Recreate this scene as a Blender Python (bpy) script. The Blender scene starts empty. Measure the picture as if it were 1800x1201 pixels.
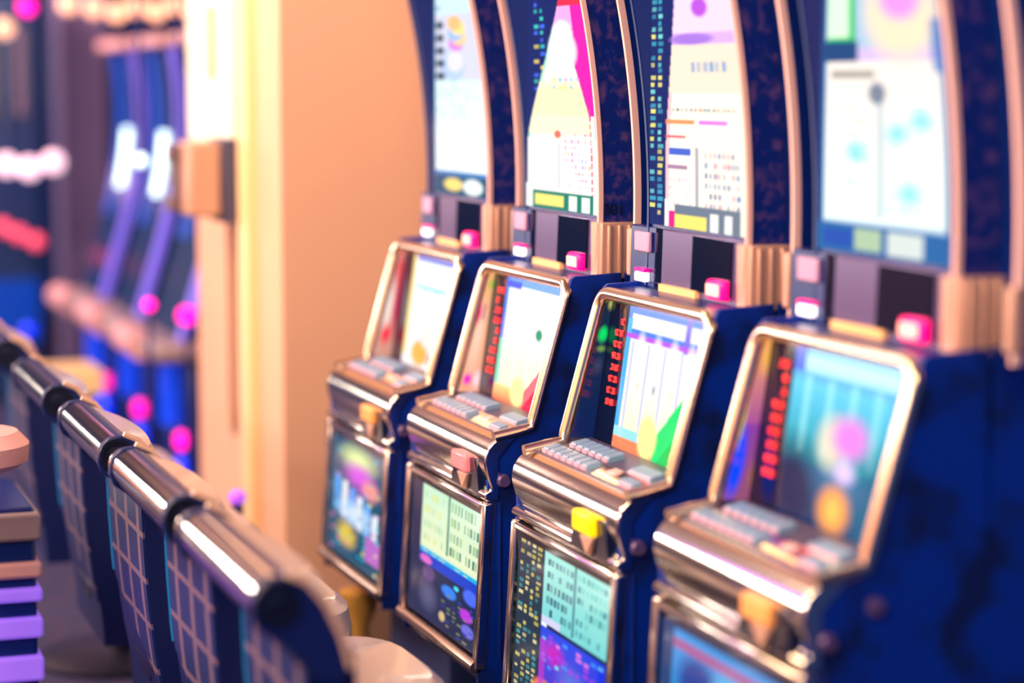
import bpy, math, random
import numpy as np
from mathutils import Vector
S = bpy.context.scene
COL = S.collection
R = math.radians

# ------------------------------------------------------------------ camera
F_PX, EYE = 4000.0, 1.6
PITCH = math.atan(450 / F_PX)
PHI = math.atan(1400 / F_PX * math.cos(PITCH))
FW = Vector((-math.cos(PHI) * math.cos(PITCH), math.sin(PHI) * math.cos(PITCH), -math.sin(PITCH)))
RT = Vector((math.sin(PHI), math.cos(PHI), 0))
UP = RT.cross(FW)
EYEP = Vector((0, 0, EYE))
cam = bpy.data.cameras.new('camera')
co = bpy.data.objects.new('camera', cam); COL.objects.link(co)
co.location = EYEP
co.rotation_euler = FW.to_track_quat('-Z', 'Y').to_euler()
cam.sensor_width = 36; cam.lens = 80; cam.clip_start = .05; cam.clip_end = 100
cam.dof.use_dof = True; cam.dof.focus_distance = 4.45; cam.dof.aperture_fstop = 1.12
S.camera = co

def at(x, y, D):
    "point of the room seen at pixel x, y of the photograph, D metres deep"
    d = FW * F_PX + RT * (x - 900) + UP * (600.5 - y)
    return EYEP + d * (D / F_PX)

# ------------------------------------------------------------------ light
w = bpy.data.worlds.new('world'); S.world = w; w.use_nodes = True
w.node_tree.nodes['Background'].inputs[0].default_value = (.05, .14, .55, 1)
w.node_tree.nodes['Background'].inputs[1].default_value = .75
S.view_settings.view_transform = 'Standard'; S.view_settings.look = 'None'
S.view_settings.exposure = 0.0; S.view_settings.gamma = 1
S.view_settings.use_curve_mapping = False

def area(name, loc, target, size, power, col):
    l = bpy.data.lights.new(name, 'AREA'); l.shape = 'RECTANGLE'
    l.size, l.size_y = size; l.energy = power; l.color = col
    o = bpy.data.objects.new(name, l); COL.objects.link(o)
    o.location = loc
    o.rotation_euler = (Vector(target) - Vector(loc)).to_track_quat('-Z', 'Y').to_euler()
    return o
area('aisle_ceiling_light', (-4.2, -.9, 3.0), (-4.2, 1.2, .6), (5.0, .5), 170, (1, .72, .45))
area('front_ceiling_light', (-1.0, .3, 3.0), (-3.8, 1.4, .9), (1.2, 1.2), 70, (1, .78, .56))
area('pillar_ceiling_light', (-6.3, .3, 2.9), (-6.9, 1.5, 1.5), (.9, .5), 42, (1, .80, .64))
area('end_ceiling_light', (-5.2, 2.4, 2.95), (-6.2, 2.1, 1.2), (.8, .5), 34, (1, .60, .42))
area('opposite_highlight_strip', (-3.2, -3.0, 2.7), (-3.8, 1.0, .9), (8.0, .22), 150, (1, .86, .76))  # unseen strip added for bright lines on handles and consoles
area('opposite_wall_fill', (-3.5, -2.6, 2.9), (-3.5, -4, 1.4), (7.0, .5), 320, (1, .74, .52))  # added wash on the unseen wall, so the chrome mirrors warm tan
area('far_hall_fill', (-11.0, -.5, 3.0), (-12, 1, .9), (2.5, 1), 220, (1, .62, .55))  # added warm fill, lifts the mauve column and far left
area('purple_fill', (-8.5, -1.8, 2.2), (-7.5, 1.2, .8), (2.0, 1.2), 22, (.55, .25, 1))  # added purple fill from the left, no fixture behind it
area('far_highlight_strip', (-12.0, -2.6, 1.75), (-4.0, .9, .8), (3.2, .55), 170, (1, .90, .84))  # added out of view to put white bands in the chrome

# ------------------------------------------------------------------ materials
def lin(c):
    return tuple((x / 255 / 12.92) if x / 255 <= .04045 else ((x / 255 + .055) / 1.055) ** 2.4 for x in c)
MATS = {}
def mat(name, rgb, rough=.5, metal=0, emit=0, ecol=None, coat=0, spec=.5, noise=None, bump=0):
    m = bpy.data.materials.new(name); m.use_nodes = True
    nt = m.node_tree; b = nt.nodes['Principled BSDF']
    b.inputs['Base Color'].default_value = (*lin(rgb), 1)
    b.inputs['Roughness'].default_value = rough; b.inputs['Metallic'].default_value = metal
    b.inputs['Coat Weight'].default_value = coat; b.inputs['Coat Roughness'].default_value = .05
    b.inputs['Specular IOR Level'].default_value = spec
    if emit:
        b.inputs['Emission Color'].default_value = (*lin(ecol or rgb), 1)
        b.inputs['Emission Strength'].default_value = emit
    if noise:
        scale, rgb2, lo, hi = noise
        tc = nt.nodes.new('ShaderNodeTexCoord'); n = nt.nodes.new('ShaderNodeTexNoise')
        n.inputs['Scale'].default_value = scale; n.inputs['Detail'].default_value = 3
        r = nt.nodes.new('ShaderNodeValToRGB')
        r.color_ramp.elements[0].position = lo; r.color_ramp.elements[0].color = (*lin(rgb), 1)
        r.color_ramp.elements[1].position = hi; r.color_ramp.elements[1].color = (*lin(rgb2), 1)
        nt.links.new(tc.outputs['Object'], n.inputs['Vector']); nt.links.new(n.outputs['Fac'], r.inputs[0])
        nt.links.new(r.outputs[0], b.inputs['Base Color'])
        if bump:
            bp = nt.nodes.new('ShaderNodeBump'); bp.inputs['Strength'].default_value = bump
            nt.links.new(n.outputs['Fac'], bp.inputs['Height']); nt.links.new(bp.outputs[0], b.inputs['Normal'])
    MATS[name] = m
    return m
navy = mat('navy_side_paint', (2, 44, 150), .35, spec=.4, noise=(9, (12, 28, 84), .5, .66))
navy_dark = mat('dark_navy_plastic', (4, 34, 110), .3)
black_gloss = mat('black_gloss', (10, 18, 48), .08, spec=.8)
mirror_black = mat('smoked_mirror', (120, 110, 125), .12, .85)
speckle = mat('mottled_flank', (8, 34, 118), .3, noise=(42, (92, 66, 124), .5, .74))
chrome = mat('warm_chrome', (246, 232, 218), .14, 1)
trim_gold = mat('champagne_trim', (238, 206, 178), .22, 1)
post_mat = mat('brushed_rose_silver', (250, 200, 192), .5, .15)
block_mat = mat('tan_metal', (206, 160, 142), .4, .25)
deck_mat = mat('deck_grey', (86, 78, 112), .32, .3)
key_mat = mat('key_cap', (122, 150, 186), .35, emit=.05)
key_front = mat('key_light', (214, 160, 180), .4, emit=.25)
panel_mauve = mat('mauve_glass', (96, 76, 128), .25, .3)
plate_mauve = mat('mauve_plate', (196, 150, 196), .4)
amber = mat('amber_strip', (236, 176, 112), .4, emit=.4)
red_lit = mat('red_lit_plastic', (255, 0, 110), .3, emit=1.5, ecol=(255, 0, 120))
pink_face = mat('pale_pink_lens', (255, 170, 170), .3, emit=1.2, ecol=(255, 180, 160))
white_lit = mat('white_lens', (255, 245, 250), .3, emit=2)
yellow_lit = mat('yellow_lens', (255, 205, 0), .3, emit=1.0)
digit_red = mat('red_digit', (235, 60, 60), .3, emit=.9, ecol=(255, 60, 60))
wall_beige = mat('wall_beige', (236, 182, 150), .8, noise=(1.2, (230, 176, 146), .3, .7))
base_mat = mat('plinth_slate', (48, 62, 120), .5)
carpet = mat('carpet', (18, 28, 78), .9, noise=(14, (46, 34, 78), .4, .6))
leather = mat('tan_leather', (180, 158, 158), .33, coat=.3)
leather_dark = mat('navy_leather', (5, 24, 88), .4)
piping = mat('beige_piping', (214, 170, 146), .4)
teal_pipe = mat('teal_piping', (20, 120, 190), .3, emit=.15)
black_rubber = mat('black_rubber', (8, 14, 40), .35)

def quilt():
    m = mat('quilted_shell', (40, 52, 104), .42); nt = m.node_tree; b = nt.nodes['Principled BSDF']
    tc = nt.nodes.new('ShaderNodeTexCoord'); sp = nt.nodes.new('ShaderNodeSeparateXYZ')
    nt.links.new(tc.outputs['Object'], sp.inputs[0])
    def band(out, freq, width):
        a = nt.nodes.new('ShaderNodeMath'); a.operation = 'MULTIPLY'; a.inputs[1].default_value = freq
        f = nt.nodes.new('ShaderNodeMath'); f.operation = 'FRACT'
        l = nt.nodes.new('ShaderNodeMath'); l.operation = 'LESS_THAN'; l.inputs[1].default_value = width
        nt.links.new(out, a.inputs[0]); nt.links.new(a.outputs[0], f.inputs[0]); nt.links.new(f.outputs[0], l.inputs[0])
        return l.outputs[0]
    bx = band(sp.outputs['X'], 7.5, .22); bz = band(sp.outputs['Z'], 11, .13)
    mx = nt.nodes.new('ShaderNodeMath'); mx.operation = 'MAXIMUM'
    nt.links.new(bx, mx.inputs[0]); nt.links.new(bz, mx.inputs[1])
    mc = nt.nodes.new('ShaderNodeMix'); mc.data_type = 'RGBA'
    mc.inputs['A'].default_value = (*lin((14, 36, 96)), 1); mc.inputs['B'].default_value = (*lin((112, 92, 112)), 1)
    nt.links.new(mx.outputs[0], mc.inputs['Factor']); nt.links.new(mc.outputs['Result'], b.inputs['Base Color'])
    return m
shell_mat = quilt()

def screen_mat(name, strength):
    m = bpy.data.materials.new(name); m.use_nodes = True; nt = m.node_tree
    b = nt.nodes['Principled BSDF']
    b.inputs['Base Color'].default_value = (.005, .008, .02, 1); b.inputs['Roughness'].default_value = .12
    a = nt.nodes.new('ShaderNodeAttribute'); a.attribute_name = 'picture'
    nt.links.new(a.outputs['Color'], b.inputs['Emission Color'])
    b.inputs['Emission Strength'].default_value = strength
    return m
lcd_mat = screen_mat('lit_screen', 1.25)
belly_mat = screen_mat('lit_glass', 1.05)

# ------------------------------------------------------------------ mesh helpers
class MB:
    def __init__(s): s.v = []; s.f = []
    def add(s, vs, fs):
        n = len(s.v); s.v += [tuple(v) for v in vs]; s.f += [tuple(i + n for i in f) for f in fs]
        return s
    def box(s, x0, x1, y0, y1, z0, z1):
        return s.add([(x, y, z) for x in (x0, x1) for y in (y0, y1) for z in (z0, z1)],
                     [(0, 1, 3, 2), (4, 6, 7, 5), (0, 4, 5, 1), (2, 3, 7, 6), (0, 2, 6, 4), (1, 5, 7, 3)])
    def prism(s, prof, x0, x1):
        "polygon of (y, z) extruded along x"
        n = len(prof)
        vs = [(x0, y, z) for y, z in prof] + [(x1, y, z) for y, z in prof]
        fs = [tuple(range(n)), tuple(range(2 * n - 1, n - 1, -1))]
        fs += [(i, n + i, n + (i + 1) % n, (i + 1) % n) for i in range(n)]
        return s.add(vs, fs)
    def strip(s, front, t, x0, x1):
        "slab following the (y, z) line `front`, t thick towards +y"
        return s.prism(list(front) + [(y + t, z) for y, z in reversed(front)], x0, x1)
    def tube(s, path, r, n=12, closed=False, cap=True):
        P = [Vector(p) for p in path]; m = len(P); rings = []
        rr = r if hasattr(r, '__len__') else [r] * m
        prev = None
        for i, p in enumerate(P):
            a = P[(i - 1) % m] if (closed or i) else p
            b = P[(i + 1) % m] if (closed or i < m - 1) else p
            t = (b - a).normalized()
            if prev is None:
                up = Vector((0, 0, 1)) if abs(t.z) < .9 else Vector((1, 0, 0))
            else: up = prev
            u = t.cross(up).normalized(); vv = u.cross(t).normalized(); prev = vv
            rings.append([p + (u * math.cos(2 * math.pi * k / n) + vv * math.sin(2 * math.pi * k / n)) * rr[i] for k in range(n)])
        vs = [v for rg in rings for v in rg]; fs = []
        for i in range(m if closed else m - 1):
            j = (i + 1) % m
            for k in range(n):
                fs.append((i * n + k, j * n + k, j * n + (k + 1) % n, i * n + (k + 1) % n))
        if cap and not closed:
            fs += [tuple(range(n - 1, -1, -1)), tuple(range((m - 1) * n, m * n))]
        return s.add(vs, fs)
    def lathe(s, prof, c=(0, 0, 0), axis='z', n=24):
        "(r, h) profile turned round an axis"
        vs = []; fs = []
        for r, h in prof:
            for k in range(n):
                a = 2 * math.pi * k / n; x, y = r * math.cos(a), r * math.sin(a)
                p = {'z': (x, y, h), 'x': (h, x, y), 'y': (y, h, x)}[axis]
                vs.append((p[0] + c[0], p[1] + c[1], p[2] + c[2]))
        m = len(prof)
        for i in range(m - 1):
            for k in range(n):
                fs.append((i * n + k, i * n + (k + 1) % n, (i + 1) * n + (k + 1) % n, (i + 1) * n + k))
        fs += [tuple(range(n - 1, -1, -1)), tuple(range((m - 1) * n, m * n))]
        return s.add(vs, fs)
    def ball(s, c, r, n=16):
        return s.lathe([(r * math.sin(math.pi * (i + .05) / (n + .1)), -r * math.cos(math.pi * (i + .05) / (n + .1))) for i in range(n + 1)], c)
    def build(s, name, m, parent=None, bevel=0, smooth=True, seg=2, label=None):
        me = bpy.data.meshes.new(name); me.from_pydata(s.v, [], s.f)
        me.materials.append(m)
        import bmesh
        bm = bmesh.new(); bm.from_mesh(me); bmesh.ops.recalc_face_normals(bm, faces=bm.faces); bm.to_mesh(me); bm.free()
        if smooth:
            for p in me.polygons: p.use_smooth = True
            me.set_sharp_from_angle(angle=R(38))
        o = bpy.data.objects.new(name, me); COL.objects.link(o)
        if parent: o.parent = parent
        if bevel:
            b = o.modifiers.new('bevel', 'BEVEL'); b.width = bevel; b.segments = seg; b.limit_method = 'ANGLE'
            b.harden_normals = False
        if label: o['label'] = label
        return o

def tag(o, label=None, cat=None, group=None, kind=None):
    if label: o['label'] = label
    if cat: o['category'] = cat
    if group: o['group'] = group
    if kind: o['kind'] = kind
    return o
def empty(name, loc, rz=0):
    o = bpy.data.objects.new(name, None); COL.objects.link(o); o.location = loc; o.rotation_euler = (0, 0, rz)
    o.empty_display_size = .1
    return o
def kids(o): return [c for c in bpy.data.objects if c.parent == o]
def copy_tree(o, parent=None):
    c = o.copy(); COL.objects.link(c)
    if parent: c.parent = parent
    for ch in kids(o): copy_tree(ch, c)
    return c

# ------------------------------------------------------------------ pictures on the screens (colour per mesh point)
class Pic:
    def __init__(s, nu, nv, H=1.0, bg=(0, 0, 0)):
        s.nu, s.nv, s.H = nu, nv, H
        s.a = np.zeros((nv, nu, 3)); s.a[:] = lin(bg)
        s.u, s.v = np.meshgrid(np.linspace(0, 1, nu), np.linspace(0, H, nv))
    def put(s, mask, c, k=1.0):
        s.a[mask] = s.a[mask] * (1 - k) + np.array(lin(c)) * k
    def rect(s, u0, u1, v0, v1, c, k=1.0): s.put((s.u >= u0) & (s.u < u1) & (s.v >= v0) & (s.v < v1), c, k)
    def ell(s, u, v, ru, rv, c, soft=.3):
        d = np.sqrt(((s.u - u) / ru) ** 2 + ((s.v - v) / rv) ** 2)
        k = np.clip((1 - d) / soft, 0, 1)[..., None]; s.a = s.a * (1 - k) + np.array(lin(c)) * k
    def grad(s, u0, u1, v0, v1, c0, c1, ax='v'):
        m = (s.u >= u0) & (s.u < u1) & (s.v >= v0) & (s.v < v1)
        t = ((s.v - v0) / (v1 - v0) if ax == 'v' else (s.u - u0) / (u1 - u0))[m][:, None]
        s.a[m] = np.array(lin(c0)) * (1 - t) + np.array(lin(c1)) * t
    def glyphs(s, u0, u1, v0, v1, rows, cols, c, rnd, fill=.55, h=.5):
        dv = (v1 - v0) / rows; du = (u1 - u0) / cols
        for r in range(rows):
            for q in range(cols):
                if rnd.random() < fill:
                    uu = u0 + q * du; vv = v0 + r * dv
                    s.rect(uu, uu + du * rnd.uniform(.45, .8), vv, vv + dv * h, c if not isinstance(c, list) else rnd.choice(c), rnd.uniform(.55, 1))

def screen_mesh(name, pic, xf, m, parent):
    nu, nv = pic.nu, pic.nv
    vs = [tuple(xf(u, v)) for v in np.linspace(0, pic.H, nv) for u in np.linspace(0, 1, nu)]
    fs = [(j * nu + i, j * nu + i + 1, (j + 1) * nu + i + 1, (j + 1) * nu + i) for j in range(nv - 1) for i in range(nu - 1)]
    me = bpy.data.meshes.new(name); me.from_pydata(vs, [], fs); me.materials.append(m)
    at_ = me.attributes.new('picture', 'FLOAT_COLOR', 'POINT')
    arr = np.ones((nu * nv, 4)); arr[:, :3] = pic.a.reshape(-1, 3)
    at_.data.foreach_set('color', arr.ravel().astype(np.float32))
    o = bpy.data.objects.new(name, me); COL.objects.link(o); o.parent = parent
    return o

def pic_upper(k):
    rnd = random.Random(20 + k); p = Pic(110, 300, .78, (4, 26, 96))
    if k == 0:
        p.rect(.03, 1, 0, .78, (6, 92, 128)); p.rect(.07, 1, .015, .78, (214, 240, 240))
        p.rect(.05, 1, .0, .045, (0, 80, 110)); p.ell(.4, .024, .2, .018, (255, 220, 120)); p.ell(.75, .022, .2, .022, (240, 250, 245))
        p.rect(.05, 1, .045, .055, (80, 130, 190))
        p.grad(.08, 1, .06, .27, (255, 255, 250), (225, 248, 250)); p.rect(.42, .46, .06, .27, (190, 215, 225), .6)
        p.glyphs(.1, .42, .065, .265, 16, 6, [(150, 190, 200), (190, 220, 220)], rnd, .7)
        p.glyphs(.5, .95, .065, .265, 16, 9, [(160, 195, 205), (70, 160, 165), (200, 190, 200)], rnd, .55)
        p.rect(.07, 1, .275, .43, (214, 214, 232)); p.ell(.45, .31, .28, .045, (180, 205, 240)); p.ell(.5, .32, .2, .03, (232, 226, 250))
        for i in range(5): p.ell(.18, .285 + .03 * i, .12, .012, (70, 86, 96)); p.ell(.55 + .08 * (i % 2), .36 + .012 * i, .2, .02, [(220, 130, 220), (240, 210, 150), (150, 190, 250), (255, 225, 140), (255, 190, 120)][i])
        p.rect(.07, 1, .43, .78, (206, 232, 240)); p.glyphs(.1, .95, .44, .76, 16, 5, [(60, 110, 130), (240, 200, 90)], rnd, .5)
    elif k == 1 or k == 2:
        cols = [(245, 214, 84), (70, 110, 255), (60, 200, 190)] if k == 1 else [(120, 214, 210), (235, 225, 120), (60, 160, 190)]
        if k == 1: p.glyphs(.12, .34, .12, .5, 26, 2, cols, rnd, .8, .55)
        else: p.glyphs(.0, .17, .02, .6, 46, 2, cols, rnd, .85, .6)
        off = .0 if k == 1 else .16
        left = off + .02 + np.clip((p.v - .14), 0, 1) ** 1.35 * (3.0 if k == 1 else .7)
        bowl = (p.u > left)
        p.put(bowl, (255, 250, 226)); p.put(bowl & (p.u < left + .04), (110, 225, 190) if k == 1 else (255, 170, 190), .7)
        if k == 1:
            p.put(bowl & (p.v > .16) & (p.v < .27), (255, 250, 205)); p.put(bowl & (p.v > .2) & (p.v < .26), (255, 240, 180), .7)
            p.put(bowl & (p.v < .15), (255, 246, 238))
            mg = bowl & (p.u > 1.0 - (p.v - .15) * 1.5) & (p.v > .12)
            p.put(mg, (255, 20, 170)); p.put(bowl & (p.v > .38) & (p.u < .8), (255, 170, 225)); p.put((p.u > left) & (p.v > .425), (238, 40, 70))
            p.ell(.6, .335, .26, .05, (255, 255, 255)); p.ell(.62, .37, .2, .03, (255, 240, 255))
            p.glyphs(.42, .85, .255, .285, 2, 5, [(110, 190, 220), (230, 150, 220), (250, 230, 110)], rnd, .9)
            for i in range(6): p.rect(.5, .54, .052 + .021 * i, .062 + .021 * i, (255, 255, 255))
            p.rect(.46, .5, .045, .14, (198, 190, 200), .7); p.ell(.47, .16, .06, .01, (245, 110, 90))
            p.glyphs(.56, .93, .05, .17, 9, 8, [(190, 190, 220), (240, 180, 150), (210, 140, 200)], rnd, .6)
            p.glyphs(.08, .42, .05, .15, 6, 7, [(250, 215, 190), (235, 225, 225)], rnd, .6)
            p.glyphs(.92, .97, .03, .22, 12, 1, [(240, 90, 110)], rnd, 1, .7)
            p.rect(.1, .95, -.01, .038, (16, 128, 104)); p.rect(.13, .55, .006, .030, (250, 232, 120)); p.rect(.62, .73, .002, .032, (245, 250, 240)); p.rect(.79, .9, .002, .032, (245, 250, 240))
            p.rect(.0, .08, 0, .05, (244, 250, 240)); p.rect(.95, 1, 0, .2, (246, 250, 240))
        else:
            p.put(bowl & (p.v > .25), (255, 226, 202)); p.put(bowl & (p.v > .335), (222, 176, 240)); p.put(bowl & (p.v > .355), (246, 214, 252)); p.put(bowl & (p.v > .42), (255, 20, 150))
            p.ell(.62, .40, .12, .02, (190, 80, 220)); p.ell(.5, .345, .3, .012, (170, 120, 220))
            p.glyphs(.48, .9, .285, .31, 1, 6, [(90, 160, 205)], rnd, 1, .8)
            p.glyphs(.25, .95, .215, .225, 1, 14, [(90, 90, 130), (230, 120, 120)], rnd, 1)
            p.rect(.18, .5, .193, .199, (250, 150, 90)); p.rect(.55, .85, .193, .199, (225, 120, 220)); p.rect(.18, .4, .165, .171, (245, 110, 120))
            p.rect(.22, .45, .135, .148, (70, 100, 205)); p.rect(.2, .42, .108, .115, (170, 130, 160))
            p.rect(.5, .54, .04, .15, (120, 110, 150), .7)
            p.glyphs(.6, .97, .04, .15, 6, 8, [(120, 110, 170), (220, 140, 170), (80, 120, 190)], rnd, .7, .6)
            p.glyphs(.22, .48, .04, .1, 4, 6, [(240, 205, 210), (215, 200, 225)], rnd, .7)
            p.rect(.28, .96, .0, .042, (110, 122, 138)); p.rect(.25, .62, .0, .024, (250, 226, 110)); p.rect(.22, .28, -.01, .03, (255, 20, 130))
            p.rect(.66, .74, .0, .032, (244, 246, 240)); p.rect(.8, .88, .0, .032, (244, 246, 240)); p.rect(.17, .22, 0, .05, (246, 246, 240))
    else:
        p.rect(0, 1, 0, .78, (8, 74, 132)); p.rect(.04, .97, .045, .78, (170, 200, 226)); p.rect(.06, .95, .05, .30, (240, 248, 238))
        p.grad(.06, .95, .05, .30, (236, 250, 240), (250, 236, 224)); p.rect(.46, .52, .06, .25, (176, 196, 206), .7)
        p.ell(.47, .25, .08, .02, (120, 130, 150)); p.glyphs(.1, .42, .07, .24, 9, 5, [(190, 216, 206), (205, 226, 220)], rnd, .7)
        p.glyphs(.55, .92, .07, .24, 9, 5, [(196, 226, 226), (210, 230, 225)], rnd, .6)
        for q in ((.8, .21), (.7, .1), (.3, .16), (.62, .19)): p.ell(q[0], q[1], .12, .025, (130, 222, 226), .9)
        p.rect(.1, .45, .272, .286, (120, 120, 110), .7)
        p.rect(.04, .97, .30, .32, (214, 190, 232)); p.rect(.02, .32, .30, .33, (0, 66, 120)); p.rect(.05, .3, .33, .43, (0, 190, 90)); p.rect(.05, .24, .335, .415, (216, 246, 214))
        p.ell(.68, .37, .36, .085, (255, 226, 190), .4); p.ell(.68, .39, .22, .04, (240, 150, 232), .5); p.rect(.9, 1, .28, .36, (60, 120, 190), .8)
        p.rect(0, 1, 0, .045, (6, 96, 160)); p.rect(.05, .28, .01, .035, (0, 74, 170)); p.rect(.3, .5, .006, .04, (170, 196, 160)); p.rect(.55, .8, .004, .04, (210, 220, 214))
    return p

def pic_lcd(k):
    rnd = random.Random(50 + k); p = Pic(96, 90, 1, (240, 250, 255))
    u, v = p.u, p.v
    if k == 0:
        p.grad(0, 1, 0, 1, (245, 236, 236), (250, 254, 255)); p.rect(0, 1, .94, 1, (120, 120, 220)); p.rect(.08, 1, .7, .73, (60, 200, 240))
        for i in range(3): p.rect(.3 + .22 * i, .33 + .22 * i, .1, .7, (176, 206, 240))
        p.rect(.0, .07, .1, 1, (255, 226, 130)); p.ell(.35, .14, .2, .13, (255, 176, 70)); p.ell(.7, .1, .2, .1, (255, 130, 110)); p.ell(.5, .3, .2, .12, (250, 230, 220))
    elif k == 1:
        p.grad(0, 1, 0, 1, (250, 236, 190), (252, 252, 255)); p.rect(0, 1, .93, 1, (90, 150, 240)); p.rect(0, .05, .5, 1, (40, 120, 255)); p.rect(.0, .25, .9, .96, (0, 60, 255))
        p.rect(.9, 1, .3, .93, (190, 170, 250)); p.rect(0, .06, 0, .5, (110, 220, 190))
        for i in range(3): p.rect(.27 + .22 * i, .29 + .22 * i, .12, .9, (224, 220, 235)); p.ell(.17 + .23 * i, .62 - .03 * i, .03, .06, (196, 214, 214), .9)
        p.ell(.62, .6, .06, .05, (50, 150, 110)); p.grad(0, 1, 0, .14, (255, 90, 60), (255, 214, 130)); p.ell(.4, .13, .14, .13, (255, 246, 160)); p.put((u > .5) & (v < .62 - (1 - u) * .95), (255, 110, 120)); p.put((u > .5) & (v < .5 - (1 - u) * .95), (235, 0, 60))
    elif k == 2:
        p.grad(0, 1, .12, .84, (248, 246, 196), (240, 232, 255)); p.rect(0, 1, .8, 1, (30, 110, 255)); p.rect(.05, .7, .84, .94, (236, 240, 255)); p.rect(.76, .98, .84, .94, (230, 236, 255)); p.rect(.7, .76, .76, 1, (110, 90, 255))
        p.rect(0, .06, .1, .9, (50, 170, 240)); p.rect(0, 1, .77, .80, (180, 60, 240))
        for i in range(4): p.ell(.2 + .2 * i, .66, .075, .2, (255, 255, 255), .6); p.ell(.22 + .2 * i, .47, .03, .05, (130, 150, 176) if i % 2 else (214, 216, 196), .9); p.rect(.09 + .2 * i, .115 + .2 * i, .1, .76, (186, 190, 240))
        p.put((u > .4) & (v < .72 - (1 - u) * 1.1), (0, 222, 110)); p.put((u > .5) & (v < .5 - (1 - u) * 1.1), (0, 200, 80))
        p.rect(0, .3, .06, .16, (150, 220, 225)); p.rect(0, .5, .0, .09, (255, 130, 80)); p.ell(.42, .15, .13, .17, (255, 250, 150)); p.rect(.88, 1, .4, .75, (220, 130, 240))
    else:
        p.grad(0, 1, 0, 1, (0, 40, 90), (70, 190, 240)); p.grad(0, 1, .35, .8, (0, 150, 160), (80, 200, 235)); p.rect(.05, .9, .86, .95, (170, 232, 255)); p.rect(0, .1, .85, 1, (0, 80, 220))
        for i in range(4): p.rect(.12 + .2 * i, .17 + .2 * i, .4, .84, (150, 232, 236), .7)
        p.rect(.86, 1, .1, .8, (60, 170, 230)); p.ell(.1, .15, .34, .4, (8, 26, 70), .6); p.ell(.8, .2, .2, .4, (0, 96, 130), .7)
        p.ell(.42, .5, .17, .2, (240, 222, 190), .7); p.ell(.56, .55, .2, .16, (236, 130, 226), .6); p.ell(.55, .36, .12, .09, (230, 200, 250), .7); p.ell(.5, .14, .17, .17, (250, 160, 70), .5); p.ell(.5, .14, .08, .1, (255, 200, 90), .8)
    return p

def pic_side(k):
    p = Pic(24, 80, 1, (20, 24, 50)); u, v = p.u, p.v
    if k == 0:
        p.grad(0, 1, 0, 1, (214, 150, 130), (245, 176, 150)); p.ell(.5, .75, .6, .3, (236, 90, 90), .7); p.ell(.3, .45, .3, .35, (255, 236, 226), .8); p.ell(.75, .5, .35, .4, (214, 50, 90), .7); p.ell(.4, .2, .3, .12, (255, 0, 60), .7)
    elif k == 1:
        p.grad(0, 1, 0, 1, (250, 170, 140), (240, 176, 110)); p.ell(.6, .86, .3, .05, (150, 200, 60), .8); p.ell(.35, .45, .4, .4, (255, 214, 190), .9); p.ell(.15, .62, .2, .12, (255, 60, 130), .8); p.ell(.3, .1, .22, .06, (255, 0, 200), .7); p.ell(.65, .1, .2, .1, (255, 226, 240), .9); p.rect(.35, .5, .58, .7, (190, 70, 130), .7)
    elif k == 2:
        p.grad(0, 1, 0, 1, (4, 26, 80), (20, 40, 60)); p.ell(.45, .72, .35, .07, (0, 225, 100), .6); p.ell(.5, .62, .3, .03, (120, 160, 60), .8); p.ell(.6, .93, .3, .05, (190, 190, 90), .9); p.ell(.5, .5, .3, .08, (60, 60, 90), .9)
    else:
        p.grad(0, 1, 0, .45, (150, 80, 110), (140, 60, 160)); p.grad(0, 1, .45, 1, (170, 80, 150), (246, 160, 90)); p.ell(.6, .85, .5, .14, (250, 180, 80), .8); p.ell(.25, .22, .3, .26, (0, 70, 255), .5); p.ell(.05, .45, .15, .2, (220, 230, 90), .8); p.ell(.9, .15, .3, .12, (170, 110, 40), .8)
    return p

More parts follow.
